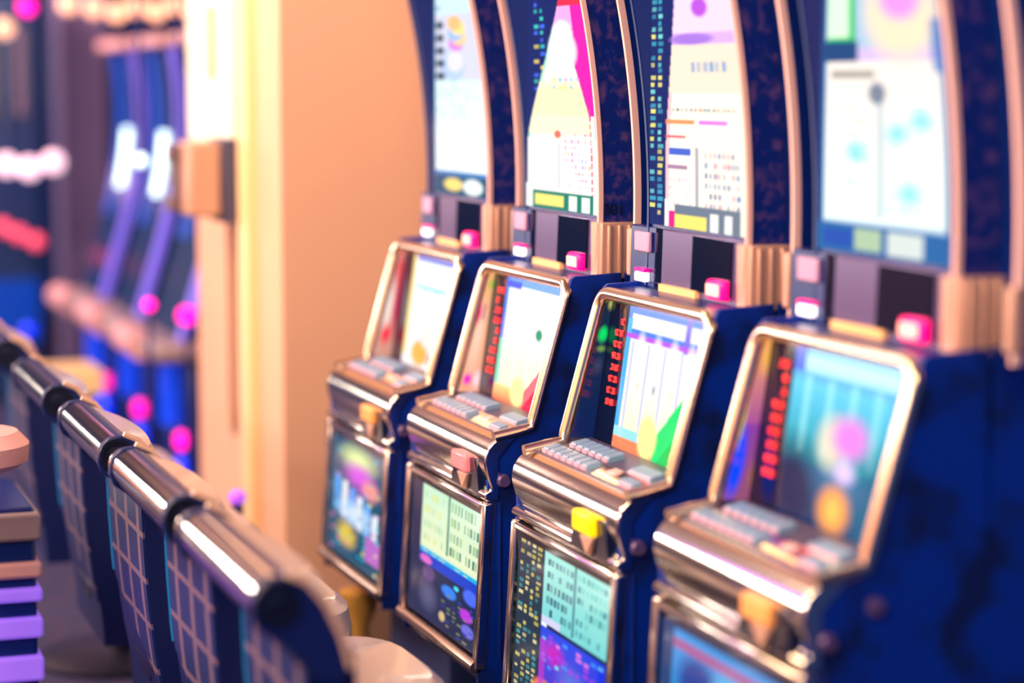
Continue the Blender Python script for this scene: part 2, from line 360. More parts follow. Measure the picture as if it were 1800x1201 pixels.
def pic_belly(k):
    rnd = random.Random(80 + k); p = Pic(100, 130, 1, (4, 30, 70)); u, v = p.u, p.v
    if k == 0:
        p.rect(0, 1, 0, 1, (10, 80, 110)); p.ell(.5, .85, .42, .14, (216, 240, 150), .8); p.ell(.55, .72, .36, .14, (220, 90, 230), .7); p.ell(.75, .66, .2, .1, (255, 160, 120), .7)
        for i in range(6): p.rect(.1 + .14 * i, .2 + .14 * i, .36 - .02 * i, .66 - .03 * i, (236, 246, 255) if i % 2 else (60, 170, 255))
        p.ell(.5, .4, .45, .14, (214, 232, 255), .8); p.ell(.35, .2, .24, .13, (230, 196, 40), .6); p.rect(.7, 1, .1, .3, (190, 110, 200)); p.glyphs(.05, .95, .02, .95, 18, 12, [(20, 60, 90), (250, 240, 120), (40, 190, 210), (240, 120, 200)], rnd, .3)
    elif k == 1:
        p.rect(.16, 1, .5, 1, (206, 240, 206)); p.grad(.16, 1, .52, 1, (236, 244, 200), (190, 238, 205)); p.rect(.16, 1, .475, .51, (0, 176, 232)); p.glyphs(.2, .9, .485, .5, 1, 6, (225, 250, 180), rnd, .9)
        p.glyphs(.58, .98, .56, .98, 4, 9, [(40, 130, 110), (130, 190, 120), (60, 150, 130)], rnd, .8, .6); p.glyphs(.2, .5, .56, .98, 4, 6, [(176, 220, 180), (220, 225, 120)], rnd, .8, .5); p.rect(.53, .56, .55, .98, (70, 150, 120))
        p.rect(.16, 1, .40, .475, (0, 60, 200)); p.ell(.25, .43, .1, .035, (230, 110, 200)); p.ell(.9, .36, .12, .06, (70, 110, 255)); p.ell(.6, .3, .12, .05, (40, 130, 240)); p.ell(.85, .22, .1, .05, (190, 50, 220)); p.ell(.7, .36, .04, .02, (60, 220, 255)); p.ell(.88, .12, .1, .05, (110, 110, 220))
        p.ell(.3, .18, .17, .14, (84, 84, 120), .7); p.glyphs(.5, .97, .02, .3, 9, 6, [(120, 130, 90), (40, 60, 170)], rnd, .5); p.ell(.52, .1, .05, .04, (220, 190, 130)); p.ell(.3, .34, .1, .07, (90, 60, 120))
    elif k == 2:
        p.rect(.0, .3, 0, 1, (6, 44, 62)); p.glyphs(.03, .28, .02, .99, 26, 4, [(210, 196, 90), (60, 150, 150), (226, 214, 150)], rnd, .75, .6)
        p.grad(.3, 1, .52, 1, (120, 216, 214), (170, 240, 226)); p.glyphs(.34, .62, .58, .97, 5, 7, [(10, 70, 110), (20, 90, 120)], rnd, .85, .55); p.glyphs(.66, .97, .56, .97, 6, 7, [(20, 120, 140), (90, 200, 190)], rnd, .75, .6); p.rect(.62, .64, .54, .97, (40, 120, 140)); p.rect(.3, .36, .49, .56, (240, 248, 250)); p.rect(.3, .5, .52, .57, (214, 214, 246))
        p.grad(.3, 1, 0, .5, (90, 40, 190), (30, 70, 230)); p.ell(.45, .36, .14, .1, (200, 0, 190), .7); p.ell(.65, .25, .2, .14, (90, 110, 220), .8); p.ell(.7, .2, .1, .06, (80, 190, 180), .7); p.glyphs(.32, .98, .02, .48, 14, 9, [(240, 130, 220), (60, 150, 255), (170, 60, 230), (120, 220, 235)], rnd, .35, .7)
        p.ell(.36, .1, .14, .08, (235, 120, 80)); p.rect(.9, 1, 0, .45, (20, 50, 230)); p.rect(.3, .36, .0, .42, (190, 40, 200), .7)
    else:
        p.rect(0, 1, 0, 1, (10, 60, 116)); p.rect(.1, .98, .3, .95, (40, 150, 226)); p.ell(.3, .7, .2, .2, (4, 60, 150), .5); p.ell(.78, .6, .18, .14, (0, 130, 200), .6); p.rect(.1, .98, .85, .9, (170, 90, 150)); p.ell(.5, .45, .3, .08, (150, 220, 240), .7); p.ell(.58, .74, .2, .12, (120, 210, 240), .8)
    return p

# ------------------------------------------------------------------ setting
def struct(name, mb, m):
    o = mb.build(name, m, smooth=False); o['kind'] = 'structure'; return o
PX0, PX1, PY = -7.385, -6.2, 1.476
struct('floor', MB().box(-16, 2, -4, 6, -.05, 0), carpet)
struct('wall_left', MB().box(PX0, PX1, PY, 5.9, 0, 3.19), wall_beige)
struct('wall_back', MB().box(PX1 + .01, 1.9, 2.45, 2.55, 0, 3.19), mat('wall_blue', (10, 52, 130), .7))
struct('wall_far', MB().box(-15.9, -15.8, -4, 6, 0, 3.19), mat('wall_far_blue', (20, 60, 128), .8))
struct('ceiling', MB().box(-16, 2, -4, 6, 3.2, 3.25), mat('ceiling_paint', (176, 150, 146), .8))
struct('wall_front', MB().box(-15.7, 1.9, -4, -3.9, 0, 3.19), mat('wall_front_beige', (232, 180, 140), .8))
struct('baseboard_left', MB().box(PX1 + .001, PX1 + .018, PY, 2.44, 0, .12), mat('baseboard_brown', (150, 116, 96), .6))
struct('trim_1', MB().box(-6.62, -6.50, PY - .03, PY - .001, 0, 3.19), mat('trim_cream', (250, 214, 160), .6))

# ------------------------------------------------------------------ slot machines
W = .535
Y0 = 1.42
BASE_H = .40
# side outline (y, z), y measured from the console front
SIDE = [(-.015, BASE_H), (-.018, .44), (.004, .775), (.006, .80), (.004, .85), (.022, .888), (.05, .905), (.10, .922), (.183, 1.214), (.19, 1.22), (.29, 1.225), (.30, BASE_H)]
CORE = [(.0, BASE_H), (.0, .44), (.02, .775), (.02, .85), (.03, .88), (.06, .898), (.168, .913), (.215, 1.205), (.29, 1.205), (.56, 1.22), (.56, BASE_H)]
UF = [(.255, 1.21), (.262, 1.335), (.258, 1.47), (.248, 1.60), (.228, 1.73), (.20, 1.86), (.165, 1.99), (.12, 2.11)]   # curved front of the upper display
def ufront(z):
    for (y0, z0), (y1, z1) in zip(UF, UF[1:]):
        if z <= z1: return y0 + (y1 - y0) * (z - z0) / (z1 - z0)
    return UF[-1][0]
def fine(prof, n=6):
    "smooth curve through the points"
    out = []
    for z in np.linspace(prof[0][1], prof[-1][1], n * len(prof)):
        ys = [p[0] for p in prof]; zs = [p[1] for p in prof]
        c = np.polyfit(zs, ys, 3); out.append((float(np.polyval(c, z)), float(z)))
    return out
UFS = fine(UF)
def uf(z): return float(np.interp(z, [p[1] for p in UFS], [p[0] for p in UFS]))
P0, P1 = Vector((0, .10, .918)), Vector((0, .183, 1.214))   # monitor plane
LEAN = (P1 - P0).normalized(); INW = Vector((0, LEAN.z, -LEAN.y))   # INW points into the cabinet

LABELS = [
 'chrome-trimmed slot machine farthest left in the row, next to the beige pillar',
 'slot machine with pale pink lit button on its chrome front, second from the pillar',
 'slot machine with yellow lit button on its chrome front and green-cornered reel screen',
 'nearest slot machine, at the right edge, blurred, with teal reel screen',
]
def slot_machine(k, x0):
    t = empty('slot_machine', (x0, Y0, 0)); tag(t, LABELS[k], 'slot machine', 'slot machines in the near row')
    MB().prism(CORE, .012, W - .012).build('cabinet_body', black_gloss, t)
    MB().box(.02, W - .02, .15, .56, 0, BASE_H).build('plinth', base_mat, t, bevel=.006)
    for side, xa in (('L', 0), ('R', W - .012)):
        o = MB().prism(SIDE, xa, xa + .012)
        o.prism([(.29, BASE_H), (.30, 1.224), (.56, 1.224), (.56, BASE_H)], xa, xa + .012)
        sp = o.build('side_panel', navy, t)
        if side == 'R':
            MB().lathe([(.0115, 0), (.0145, .001), (.0145, .006), (.011, .012)], (W, .038, .815), 'x').build('lock_knob', panel_mauve, sp)
            if k == 3: MB().lathe([(.0145, 0), (.0145, .008), (.011, .010)], (W, .114, .861), 'x').build('lock_knob', panel_mauve, sp)
            MB().box(W, W + .003, .030, .034, .45, .77).build('edge_trim', chrome, sp)
    # smoked inner walls of the monitor well
    wl = MB(); wl.prism([(.103, .918), (.186, 1.212), (.22, 1.205), (.172, .912)], .0125, .016)
    wl = wl.build('well_wall', mirror_black, t, smooth=False)
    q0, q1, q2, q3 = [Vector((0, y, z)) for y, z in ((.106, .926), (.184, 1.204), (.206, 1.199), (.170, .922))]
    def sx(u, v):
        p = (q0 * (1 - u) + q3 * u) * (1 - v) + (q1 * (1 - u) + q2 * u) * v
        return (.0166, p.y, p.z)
    screen_mesh('side_glow', pic_side(k), sx, belly_mat, wl)  # glow on the glossy wall painted on as emissive colour
    MB().tube([(.019, .172, .916), (.019, .207, 1.203)], .003, 6).build('corner_trim', post_mat, wl)
    # upper cabinet backing
    MB().prism([(y + .072, z) for y, z in UFS] + [(.60, 2.11), (.60, 1.226), (.31, 1.226)], -.078, W + .078).build('upper_cabinet', navy_dark, t)
    pod = MB().prism([(y + .001, z) for y, z in UFS] + [(y + .071, z) for y, z in reversed(UFS)], .047, .488).build('display_housing', speckle, t)
    for xa, tm in ((.041, navy_dark), (.484, post_mat)):
        MB().strip([(y - .004, z) for y, z in UFS], .010, xa, xa + .008).build('display_edge_trim', tm, pod)
    # the lit upper screen
    pic = pic_upper(k)
    # the glowing picture keeps a straight left side inside the curved glass
    src = pic.a.copy(); us = np.linspace(0, 1, pic.nu)
    for r_, v_ in enumerate(np.linspace(0, pic.H, pic.nv)):
        m_ = max(0, uf(1.338) - uf(1.338 + v_)) * (8.0, 7.0, 6.0, 5.2)[k]
        m_ = min(m_, .6); q_ = (us - m_) / (1 - m_)
        for c_ in range(3): pic.a[r_, :, c_] = np.where(q_ < 0, lin((3, 22, 84))[c_], np.interp(q_, us, src[r_, :, c_]))
    screen_mesh('upper_screen', pic, lambda u, v: (.052 + .429 * u, uf(1.338 + v) - .003, 1.338 + v), lcd_mat, t)
    # curved fin between machines
    fin = MB().strip([(y + .040, z) for y, z in UFS], .033, W + .066, W + .077).build('curved_fin', navy_dark, t)
    MB().strip([(y + .026, z) for y, z in UFS], .0135, W + .068, W + .077).build('curved_post', post_mat, fin)
    if k == 0: MB().strip([(y + .022, z) for y, z in UFS], .05, -.078, -.066).build('curved_post', navy_dark, t, label='dark left post')
    # service panel below the upper screen
    zt, zb = 1.332, 1.205
    sv = MB().prism([(.252, zb), (.256, zt), (.30, zt), (.30, zb)], .12, .484).build('service_panel', panel_mauve, t, bevel=.003)
    MB().prism([(.248, 1.228), (.252, zt - .004), (.262, zt - .004), (.262, 1.228)], .27, .44).build('reader_window', black_gloss, sv)
    MB().box(.13, .30, .244, .256, 1.213, 1.229).build('amber_strip', amber, sv)
    MB().prism([(.254, zb), (.258, zt), (.30, zt), (.30, zb)], .085, .12).build('dark_divider', black_gloss, t)
    lp = MB().prism([(.254, zb), (.258, zt), (.30, zt), (.30, zb)], -.04, .085).build('left_plate', navy_dark, t, bevel=.003)
    MB().box(.0, .072, .247, .256, 1.283, 1.322).build('plate', plate_mauve, lp, bevel=.003)
    MB().box(.01, .06, .243, .256, 1.226, 1.244).build('indicator', white_lit, lp, bevel=.003)
    MB().box(.01, .06, .243, .256, 1.2445, 1.252).build('indicator', red_lit, lp, bevel=.002)
    rb = MB().box(.368, .436, .234, .256, 1.222, 1.258).build('red_lamp', red_lit, sv, bevel=.006)
    MB().box(.376, .428, .230, .235, 1.229, 1.251).build('lens', pink_face, rb, bevel=.003)
    # fluted tan block on the flank, and the foot of the post
    bl = MB().box(.484, .506, .258, .335, 1.21, 1.325)
    for i in range(3): bl.box(.504, .512, .270 + .022 * i, .279 + .022 * i, 1.215, 1.32)
    bl.box(.46, .49, .252, .262, 1.205, 1.325)
    bl.build('fluted_block', block_mat, t, bevel=.003)
    MB().box(W + .058, W + .080, .276, .300, 1.225, 1.32).build('post_foot', block_mat, t, bevel=.004)
    # number on the flank
    if k == 1:
        cu = bpy.data.curves.new('flank_number', 'FONT'); cu.body = '301'; cu.size = .032; cu.extrude = .0012
        cu.materials.append(black_rubber)
        tmp = bpy.data.objects.new('flank_number', cu); me_ = bpy.data.meshes.new_from_object(tmp); bpy.data.objects.remove(tmp)
        fo = bpy.data.objects.new('flank_number', me_); COL.objects.link(fo); fo.parent = pod
        fo.location = (.4895, .266, 1.340); fo.rotation_euler = (R(90), 0, R(90))
    # console: chrome bullnose with chin roll
    C1 = [(.06, .893), (.085, .918), (.055, .910), (.03, .902), (.014, .893), (.004, .880), (-.002, .864), (-.003, .848), (.001, .832), (.006, .815), (.010, .803), (.010, .798), (.000, .794), (-.004, .787), (-.002, .779), (.006, .774), (.03, .774), (.03, .86)]
    MB().prism(C1, -.004, W + .004).build('console_front', chrome, t, bevel=.007, seg=3)
    # deck with keys
    dk = MB().prism([(.035, .9045), (.152, .925), (.152, .91), (.035, .895)], .016, W - .016).build('button_deck', deck_mat, t)
    def key(x, y, wx, wy, h=.011, m=key_mat):
        z = .9045 + (y - .035) * .175
        o = MB().prism([(y, z), (y + .003, z + h), (y + wy, z + h + wy * .17), (y + wy, z)], x, x + wx).build('button', m, dk, bevel=.0015)
        MB().box(x + .002, x + wx - .002, y - .0015, y + .002, z + .001, z + h - .003).build('button_light', key_front, o)
    for i in range(7): key(.045 + .034 * i, .043, .026, .030)
    for i in range(6): key(.062 + .034 * i, .092, .026, .034)
    key(.33, .06, .035, .02, .006, pink_key)
    key(.375, .085, .10, .030); key(.43, .043, .06, .022)
    # recess with lit button at the right of the chrome front
    nt_ = MB().add([(.355, -.008, .845), (.495, -.006, .855), (.505, -.002, .775), (.315, -.004, .781), (.355, .02, .845), (.495, .02, .855), (.505, .02, .775), (.315, .02, .781)],
                   [(0, 3, 2, 1), (4, 5, 6, 7), (0, 1, 5, 4), (1, 2, 6, 5), (2, 3, 7, 6), (3, 0, 4, 7)]).build('button_recess', black_gloss, t, bevel=.003)
    MB().box(.362, .455, -.018, .0, .820, .858).build('lit_button', (block_lit, pale_lit, yellow_lit, block_lit)[k], nt_, bevel=.006)
    MB().add([(.385, -.012, .815), (.45, -.012, .818), (.425, -.014, .783), (.385, .0, .815), (.45, .0, .818), (.425, .0, .783)],
             [(0, 2, 1), (3, 4, 5), (0, 1, 4, 3), (1, 2, 5, 4), (2, 0, 3, 5)]).build('pull_tab', block_mat, nt_, bevel=.002)
    # belly door
    def by(z): return -.018 + (z - .44) / (.775 - .44) * .020
    fr = MB()
    for xa, xb in ((-.004, .018), (W - .018, W + .004)):
        fr.prism([(by(.432) - .006, .432), (by(.772) - .006, .772), (by(.772) + .02, .772), (by(.432) + .02, .432)], xa, xb)
    fr.prism([(by(.757) - .007, .755), (by(.772) - .007, .771), (.03, .771), (.03, .755)], .018, W - .018)
    fo_ = fr.build('door_frame', chrome, t, bevel=.005)
    MB().tube([(.0, by(.44) - .002, .437), (W, by(.44) - .002, .437)], .0125, 16).build('bottom_bar', trim_gold, fo_)
    MB().box(.012, W - .012, .004, .0195, .44, .765).build('door_back', black_gloss, t)
    screen_mesh('belly_glass', pic_belly(k), lambda u, v: (.026 + (W - .052) * u, by(.455 + .295 * v) + .004, .455 + .295 * v), belly_mat, t)
    # monitor: leaning frame round a recessed screen
    def mp(x, s, d=0):
        p = P0 + LEAN * s + INW * d; return (x, p.y, p.z)
    L = (P1 - P0).length
    r = .013; c = .03; path = []
    path += [(.006, .070 - .005 - .045, .902), (.006, .075, .912)]
    path += [mp(.006, .0), mp(.006, .02)]
    path += [mp(.006, L - c - .01)]
    for i in range(1, 6): a = i / 6 * math.pi / 2; path.append(mp(.006 + c - c * math.cos(a), L - c - .01 + c * math.sin(a)))
    path.append(mp(.006 + c + .01, L - .01))
    n1 = len(path)
    path += [(W - x, y, z) for x, y, z in reversed(path)]
    MB().tube(path, r, 12).build('monitor_frame', trim_gold, t)
    top = MB().prism([(.183, 1.190), (.183, 1.212), (.25, 1.216), (.25, 1.190)], .016, W - .016).build('monitor_hood', navy_dark, t)
    bz = MB()
    a, b = mp(0, .012, .055), mp(0, L - .012, .019); a2, b2 = mp(0, .012, .060), mp(0, L - .012, .026)
    bz.prism([a[1:], b[1:], b2[1:], a2[1:]], .016, W - .016).build('screen_bezel', black_gloss, t)
    scr = screen_mesh('reel_screen', pic_lcd(k), lambda u, v: mp(.118 + (.502 - .118) * u, .016 + (L - .034) * v, .052 - .036 * v), lcd_mat, t)
    # column of small figures beside the screen
    dg = MB(); rnd = random.Random(k)
    for i in range(9):
        s0 = .07 + i * .022
        for j in range(2):
            xx = .062 + j * .022
            if rnd.random() < .85:
                for q in ((0, .0), (.0, .009)):
                    p_ = mp(xx, s0 + q[1], .052 - .036 * s0 / L); dg.box(xx, xx + .012, p_[1] - .001, p_[1] + .001, p_[2], p_[2] + .003)
                p_ = mp(xx, s0, .052 - .036 * s0 / L); dg.box(xx + (.009 if rnd.random() < .5 else 0), xx + (.012 if rnd.random() < .5 else .003) + .0001, p_[1] - .001, p_[1] + .003, p_[2], p_[2] + .011)
    if k: dg.build('red_figures', digit_red, t)
    return t
pink_key = mat('small_pink_key', (236, 178, 176), .4, emit=.1)
block_lit = mat('amber_lens', (244, 160, 90), .35, emit=.3)
pale_lit = mat('pale_pink_button', (236, 120, 130), .3, emit=.35, ecol=(255, 150, 150))
XS = [-5.48, -4.78, -4.075, -3.37]
for k, x in enumerate(XS): slot_machine(k, x)

# ------------------------------------------------------------------ chairs in front of the machines
def make_chair(name, label):
    t = empty(name, (0, 0, 0)); tag(t, label, 'chair')
    hw = .27; Z = .905
    bw = .205
    # (y, z) outlines
    head = [(-.036, -.012), (-.031, .018), (-.014, .034), (.012, .037), (.040, .024), (.066, -.008), (.088, -.055), (.100, -.10), (.085, -.125), (.055, -.112), (.030, -.078), (-.005, -.050), (-.028, -.034)]
    for s in (-1, 1):
        xa = s * hw
        o = MB().prism([(y, Z + z) for y, z in head], min(xa, xa - s * .018), max(xa, xa - s * .018)).build('end_plate', leather_dark, t, bevel=.003)
        MB().tube([(xa - s * .004, y + .003, Z + z + .002) for y, z in head[3:8]], .006, 8).build('piping', piping, o)
        MB().lathe([(.030, 0), (.033, s * .002), (.033, s * .006), (.026, s * .006), (.025, s * .003), (.017, s * .003), (.016, s * .006), (.009, s * .007)], (xa, 0, Z), 'x').build('end_cap', black_rubber, o)
    MB().prism([(y - .001 if y > 0 else y + .012, Z + z - .002) for y, z in head], -hw + .0185, hw - .0185).build('head_bolster', leather_dark, t)
    # front cushion, bulging towards the sitter
    for nm, mm, pad, bb, sq in (
        ('cushion_roll', leather, [(.030, .026), (.062, .010), (.088, -.045), (.104, -.105), (.085, -.11), (.05, -.04)], .030, 1),  # tan upper roll: beige rim plus grazing reflections painted over dark leather
        ('backrest_cushion', leather_dark, [(.090, -.112), (.106, -.114), (.124, -.20), (.136, -.30), (.126, -.39), (.10, -.40), (.092, -.3)], .022, .80)):
        m = MB(); nx = 16; vs = []
        for i in range(nx + 1):
            uu = i / nx; x = ((-hw + .019) + (2 * hw - .038) * uu) * sq; b = bb * math.sin(math.pi * uu) ** .6
            vs += [(x, y + (b if y > .06 and y > .0901 - .1 * (z > -.1) else 0), Z + z) for y, z in pad]
        n = len(pad); fs = [tuple(range(n)), tuple(range(nx * n, nx * n + n))]
        for i in range(nx):
            for q in range(n): fs.append((i * n + q, i * n + (q + 1) % n, (i + 1) * n + (q + 1) % n, (i + 1) * n + q))
        m.add(vs, fs).build(nm, mm, t)
    # narrower back below the bolster: dark core with a quilted rear shell
    rear = [(.056, -.09), (.060, -.20), (.066, -.30), (.080, -.42), (.095, -.50), (.10, -.60)]
    core_ = MB(); n = 8
    def lowz(x): return -.33 - .15 * (x + bw) / (2 * bw)
    for name_, y_in, y_out, mm, inset in (('back_core', .004, .070, leather_dark, 0), ('back_shell', .0, .004, shell_mat, .006)):
        m = MB(); vs = []; fs = []; nx = 10; nz = 10
        for i in range(nx + 1):
            x = (-bw + inset) + 2 * (bw - inset) * i / nx
            for jz in range(nz + 1):
                lo = lowz(x) if name_ == 'back_shell' else -.58
                z = -.09 + (lo + .09) * jz / nz
                yr = float(np.interp(-z, [-q[1] for q in rear], [q[0] for q in rear]))
                vs += [(x, yr + y_in, Z + z), (x, yr + y_out, Z + z)]
        st_ = 2 * (nz + 1)
        for i in range(nx):
            for jz in range(nz):
                a = i * st_ + 2 * jz; b = a + st_
                fs += [(a, b, b + 2, a + 2), (a + 1, a + 3, b + 3, b + 1)]
            a = i * st_; b = a + st_; fs += [(a, a + 1, b + 1, b), (a + 2 * nz, b + 2 * nz, b + 2 * nz + 1, a + 2 * nz + 1)]
        for jz in range(nz):
            a = 2 * jz; b = nx * st_ + 2 * jz; fs += [(a, a + 2, a + 3, a + 1), (b, b + 1, b + 3, b + 2)]
        o = m.add(vs, fs).build(name_, mm, t)
        if name_ == 'back_core':
            MB().tube([(-bw, float(np.interp(-z, [-q[1] for q in rear], [q[0] for q in rear])), Z + z) for z in np.linspace(-.10, -.32, 8)], .003, 6).build('rear_piping', teal_pipe, o)
            MB().box(-.05, .05, .095, .125, Z - .50, Z - .30).build('back_bracket', black_rubber, o)
    h = MB().tube([(-hw + .042, 0, Z), (hw - .018, 0, Z)], .0335, 28).build('grab_handle', chrome, t)
    MB().tube([(-hw + .022, 0, Z), (-hw + .042, 0, Z)], .030, 28).build('rubber_band', black_rubber, h)
    MB().tube([(-hw - .004, 0, Z), (-hw + .012, 0, Z)], .0345, 28).build('end_ring', trim_gold, h)
    # seat
    st = []; N = 28; prof = [(.0, .86, .455), (.0, 1.0, .47), (.0, 1.0, .515), (.0, .97, .55), (.0, .85, .568), (.0, .4, .562)]
    m = MB(); vs = []; fs = []
    for _, sc, z in prof:
        for i in range(N):
            a = 2 * math.pi * i / N; ca, sa = math.cos(a), math.sin(a)
            x = .245 * sc * math.copysign(abs(ca) ** .6, ca); y = .315 + .185 * sc * math.copysign(abs(sa) ** .6, sa)
            vs.append((x, y, z))
    for j in range(len(prof) - 1):
        for i in range(N): fs.append((j * N + i, j * N + (i + 1) % N, (j + 1) * N + (i + 1) % N, (j + 1) * N + i))
    fs += [tuple(range(N)), tuple(range((len(prof) - 1) * N, len(prof) * N))]
    m.add(vs, fs).build('seat', leather, t)
    MB().box(-.12, .12, .09, .38, .43, .454).build('seat_bracket', black_rubber, t, bevel=.01)
    MB().tube([(0, .33, .02), (0, .33, .44)], .035, 20).build('pedestal', black_rubber, t)
    MB().lathe([(.24, 0), (.24, .012), (.20, .024), (.05, .034)], (0, .33, 0)).build('base', black_rubber, t)
    rg = [(.17 * math.cos(a), .38 + .17 * math.sin(a), .24) for a in np.linspace(0, 2 * math.pi, 25)[:-1]]
    fr = MB().tube(rg, .011, 8, closed=True); fr.tube([(0, .33, .24), (0, .56, .24)], .009, 8)
    fr.build('foot_ring', chrome, t)
    return t
chair = make_chair('casino_chair', 'navy high-backed chair with chrome handle, nearest to the camera')
CH = [(-3.22, 'navy high-backed chair with chrome handle, nearest, facing the blurred right machine'),
      (-3.87, 'high-backed chair with chrome handle and quilted back, second nearest in the row'),
      (-4.53, 'high-backed chair with chrome handle, third nearest in the row'),
      (-5.32, 'high-backed chair with chrome handle, fourth nearest, by the left edge'),
      (-6.28, 'partly cropped high-backed chair with purple-lit handle, farthest at the left edge')]
for i, (x, lb) in enumerate(CH):
    o = chair if i == 0 else copy_tree(chair)
    o.location = (x, .69, 0); o['label'] = lb; o['group'] = 'high-backed chairs in front of the slot machines'

# ------------------------------------------------------------------ on the pillar
yw = PY - .031
pb = empty('notice_panel', (-6.80, PY - .02, 1.42)); tag(pb, 'cream wall panel with a small dark handle high on the pillar above the phone', 'panel')
MB().box(-.55, .10, -.012, .018, 0, 1.0).build('panel_board', mat('cream_panel', (255, 244, 220), .5), pb, bevel=.004)
MB().box(-.16, -.10, -.028, -.0125, .20, .42).build('panel_handle', mat('tan_handle', (206, 160, 120), .5), pb, bevel=.004)
ph = empty('wall_phone', (-6.70, PY, 1.31)); tag(ph, 'tan and grey wall phone box on the beige pillar with a hanging cord', 'phone')
MB().box(-.13, .08, -.075, -.001, -.115, .135).build('back_plate', mat('phone_grey', (62, 60, 92), .5), ph, bevel=.006)
MB().box(-.12, .07, -.175, -.0755, -.095, .125).build('phone_body', mat('phone_tan', (190, 146, 124), .5), ph, bevel=.012)
hs = MB(); hs.box(-.08, -.04, -.200, -.176, -.08, .11); hs.box(-.082, -.038, -.215, -.176, .065, .115); hs.box(-.082, -.038, -.215, -.176, -.085, -.035)
hs.build('handset', mat('phone_dark', (110, 90, 106), .5), ph, bevel=.006)
cord = [(.0 + .0, -.03, -.136)]
cord = [(-.06, -.03, -.116 - .05 * i) for i in range(12)] + [(-.05, -.03, -.72), (-.03, -.03, -.76), (-.005, -.03, -.755), (.008, -.03, -.72)] + [(.010, -.03, -.68 + .05 * i) for i in range(12)]
MB().tube(cord, .006, 8).build('phone_cord', mat('cord_brown', (150, 112, 92), .6), ph)

# bollard with purple light in front of the pillar
bp = at(420, 1100, 5.95)
bo = empty('barrier_post', (bp.x, bp.y, 0)); tag(bo, 'slim dark barrier post with purple glowing top before the pillar', 'post')
MB().tube([(0, 0, .01), (0, 0, .52)], .016, 16).build('post', mat('post_slate', (60, 56, 110), .5), bo)
MB().lathe([(.12, 0), (.12, .012), (.03, .03)]).build('post_base', navy_dark, bo)
MB().lathe([(.014, .5205), (.022, .53), (.022, .545), (.010, .555)]).build('lamp_top', mat('violet_lamp', (180, 90, 240), .3, emit=.8), bo)

# ------------------------------------------------------------------ second bank beyond the pillar
blade_y = [(1.62, 1.75), (1.638, 1.58), (1.645, 1.41), (1.615, 1.22), (1.56, 1.0), (1.505, .81), (1.47, .70)]
zz = [p[1] for p in reversed(blade_y)]; yy = [p[0] for p in reversed(blade_y)]
cf = np.polyfit(zz, yy, 4)
BL = [(float(np.polyval(cf, z)), float(z)) for z in np.linspace(.70, 1.75, 26)]
glow = mat('violet_edge_strip', (116, 100, 226), .35, emit=.6, ecol=(112, 96, 232))
glow_lit = mat('violet_shelf_glow', (150, 110, 235), .35, emit=.6, ecol=(140, 95, 240))
blade_face = mat('blue_curved_face', (0, 70, 180), .3, emit=.22, ecol=(0, 70, 220))
teal_face = mat('dark_teal_face', (2, 40, 92), .25)
mag = mat('magenta_lamp', (255, 0, 170), .3, emit=3, ecol=(255, 0, 165))
blu = mat('blue_lamp', (0, 40, 255), .3, emit=1.3, ecol=(0, 50, 255))
blu2 = mat('blue_panel_light', (0, 60, 220), .3, emit=.55, ecol=(0, 70, 240))
tanp = mat('dusty_pink_leather', (222, 166, 170), .4)
taupe = mat('taupe_ledge', (150, 130, 140), .45)
warm_bulb = mat('warm_bulb', (255, 196, 160), .4, emit=1.5, ecol=(255, 190, 150))
def bank_machine():
    t = empty('curved_slot_machine', (0, 0, 0)); w = .62
    tag(t, 'x', 'slot machine')
    MB().prism(BL + [(2.1, 1.75), (2.1, .70)], 0, w).build('curved_body', teal_face, t)
    MB().strip([(y - .012, z) for y, z in BL], .03, w - .07, w + .004).build('glowing_edge', glow, t)
    MB().strip([(y - .010, z) for y, z in BL if z > 1.0], .02, .05, .22).build('curved_face', blade_face, t)
    MB().strip([(y - .012, z) for y, z in BL if 1.16 < z < 1.42], .02, .24, .34).build('lit_window', mat('cool_white_lamp', (220, 255, 250), .3, emit=2.6) if 'cool_white_lamp' not in MATS else MATS['cool_white_lamp'], t)
    MB().box(-.02, w + .02, 1.56, 2.12, 1.752, 1.80).build('top_ledge', tanp, t, bevel=.01)
    dk = MB().box(-.02, w + .02, 1.36, 2.1, .62, .70).build('button_deck', taupe, t, bevel=.03)
    MB().tube([(-.02, 1.37, .66), (.36, 1.37, .66)], .055, 14).build('arm_rest', tanp, dk)
    MB().box(.02, w - .02, 1.50, 2.1, 0, .619).build('lower_body', navy_dark, t, bevel=.01)
    MB().tube([(.30, 1.49, .36), (.30, 1.49, .60)], .055, 14).build('belly_light', blu2, t)
    MB().lathe([(.026, 0), (.036, -.018), (.02, -.036)], (w - .135, 1.499, .325), 'y').build('magenta_lamp', mag, t)
    MB().lathe([(.06, 0), (.075, -.02), (.04, -.05)], (w - .135, 1.499, .20), 'y').build('blue_lamp', blu, t)
    return t
LB = ['curved blue-edged slot machine just left of the beige pillar', 'middle one of the curved blue-edged machines beyond the chairs', 'leftmost curved blue-edged machine beyond the chairs']
bm0 = bank_machine()
for i in range(3):
    o = bm0 if i == 0 else copy_tree(bm0)
    o.location = (-8.56 - .87 * i, .06, 0); o['label'] = LB[i]; o['group'] = 'curved machines beyond the pillar'
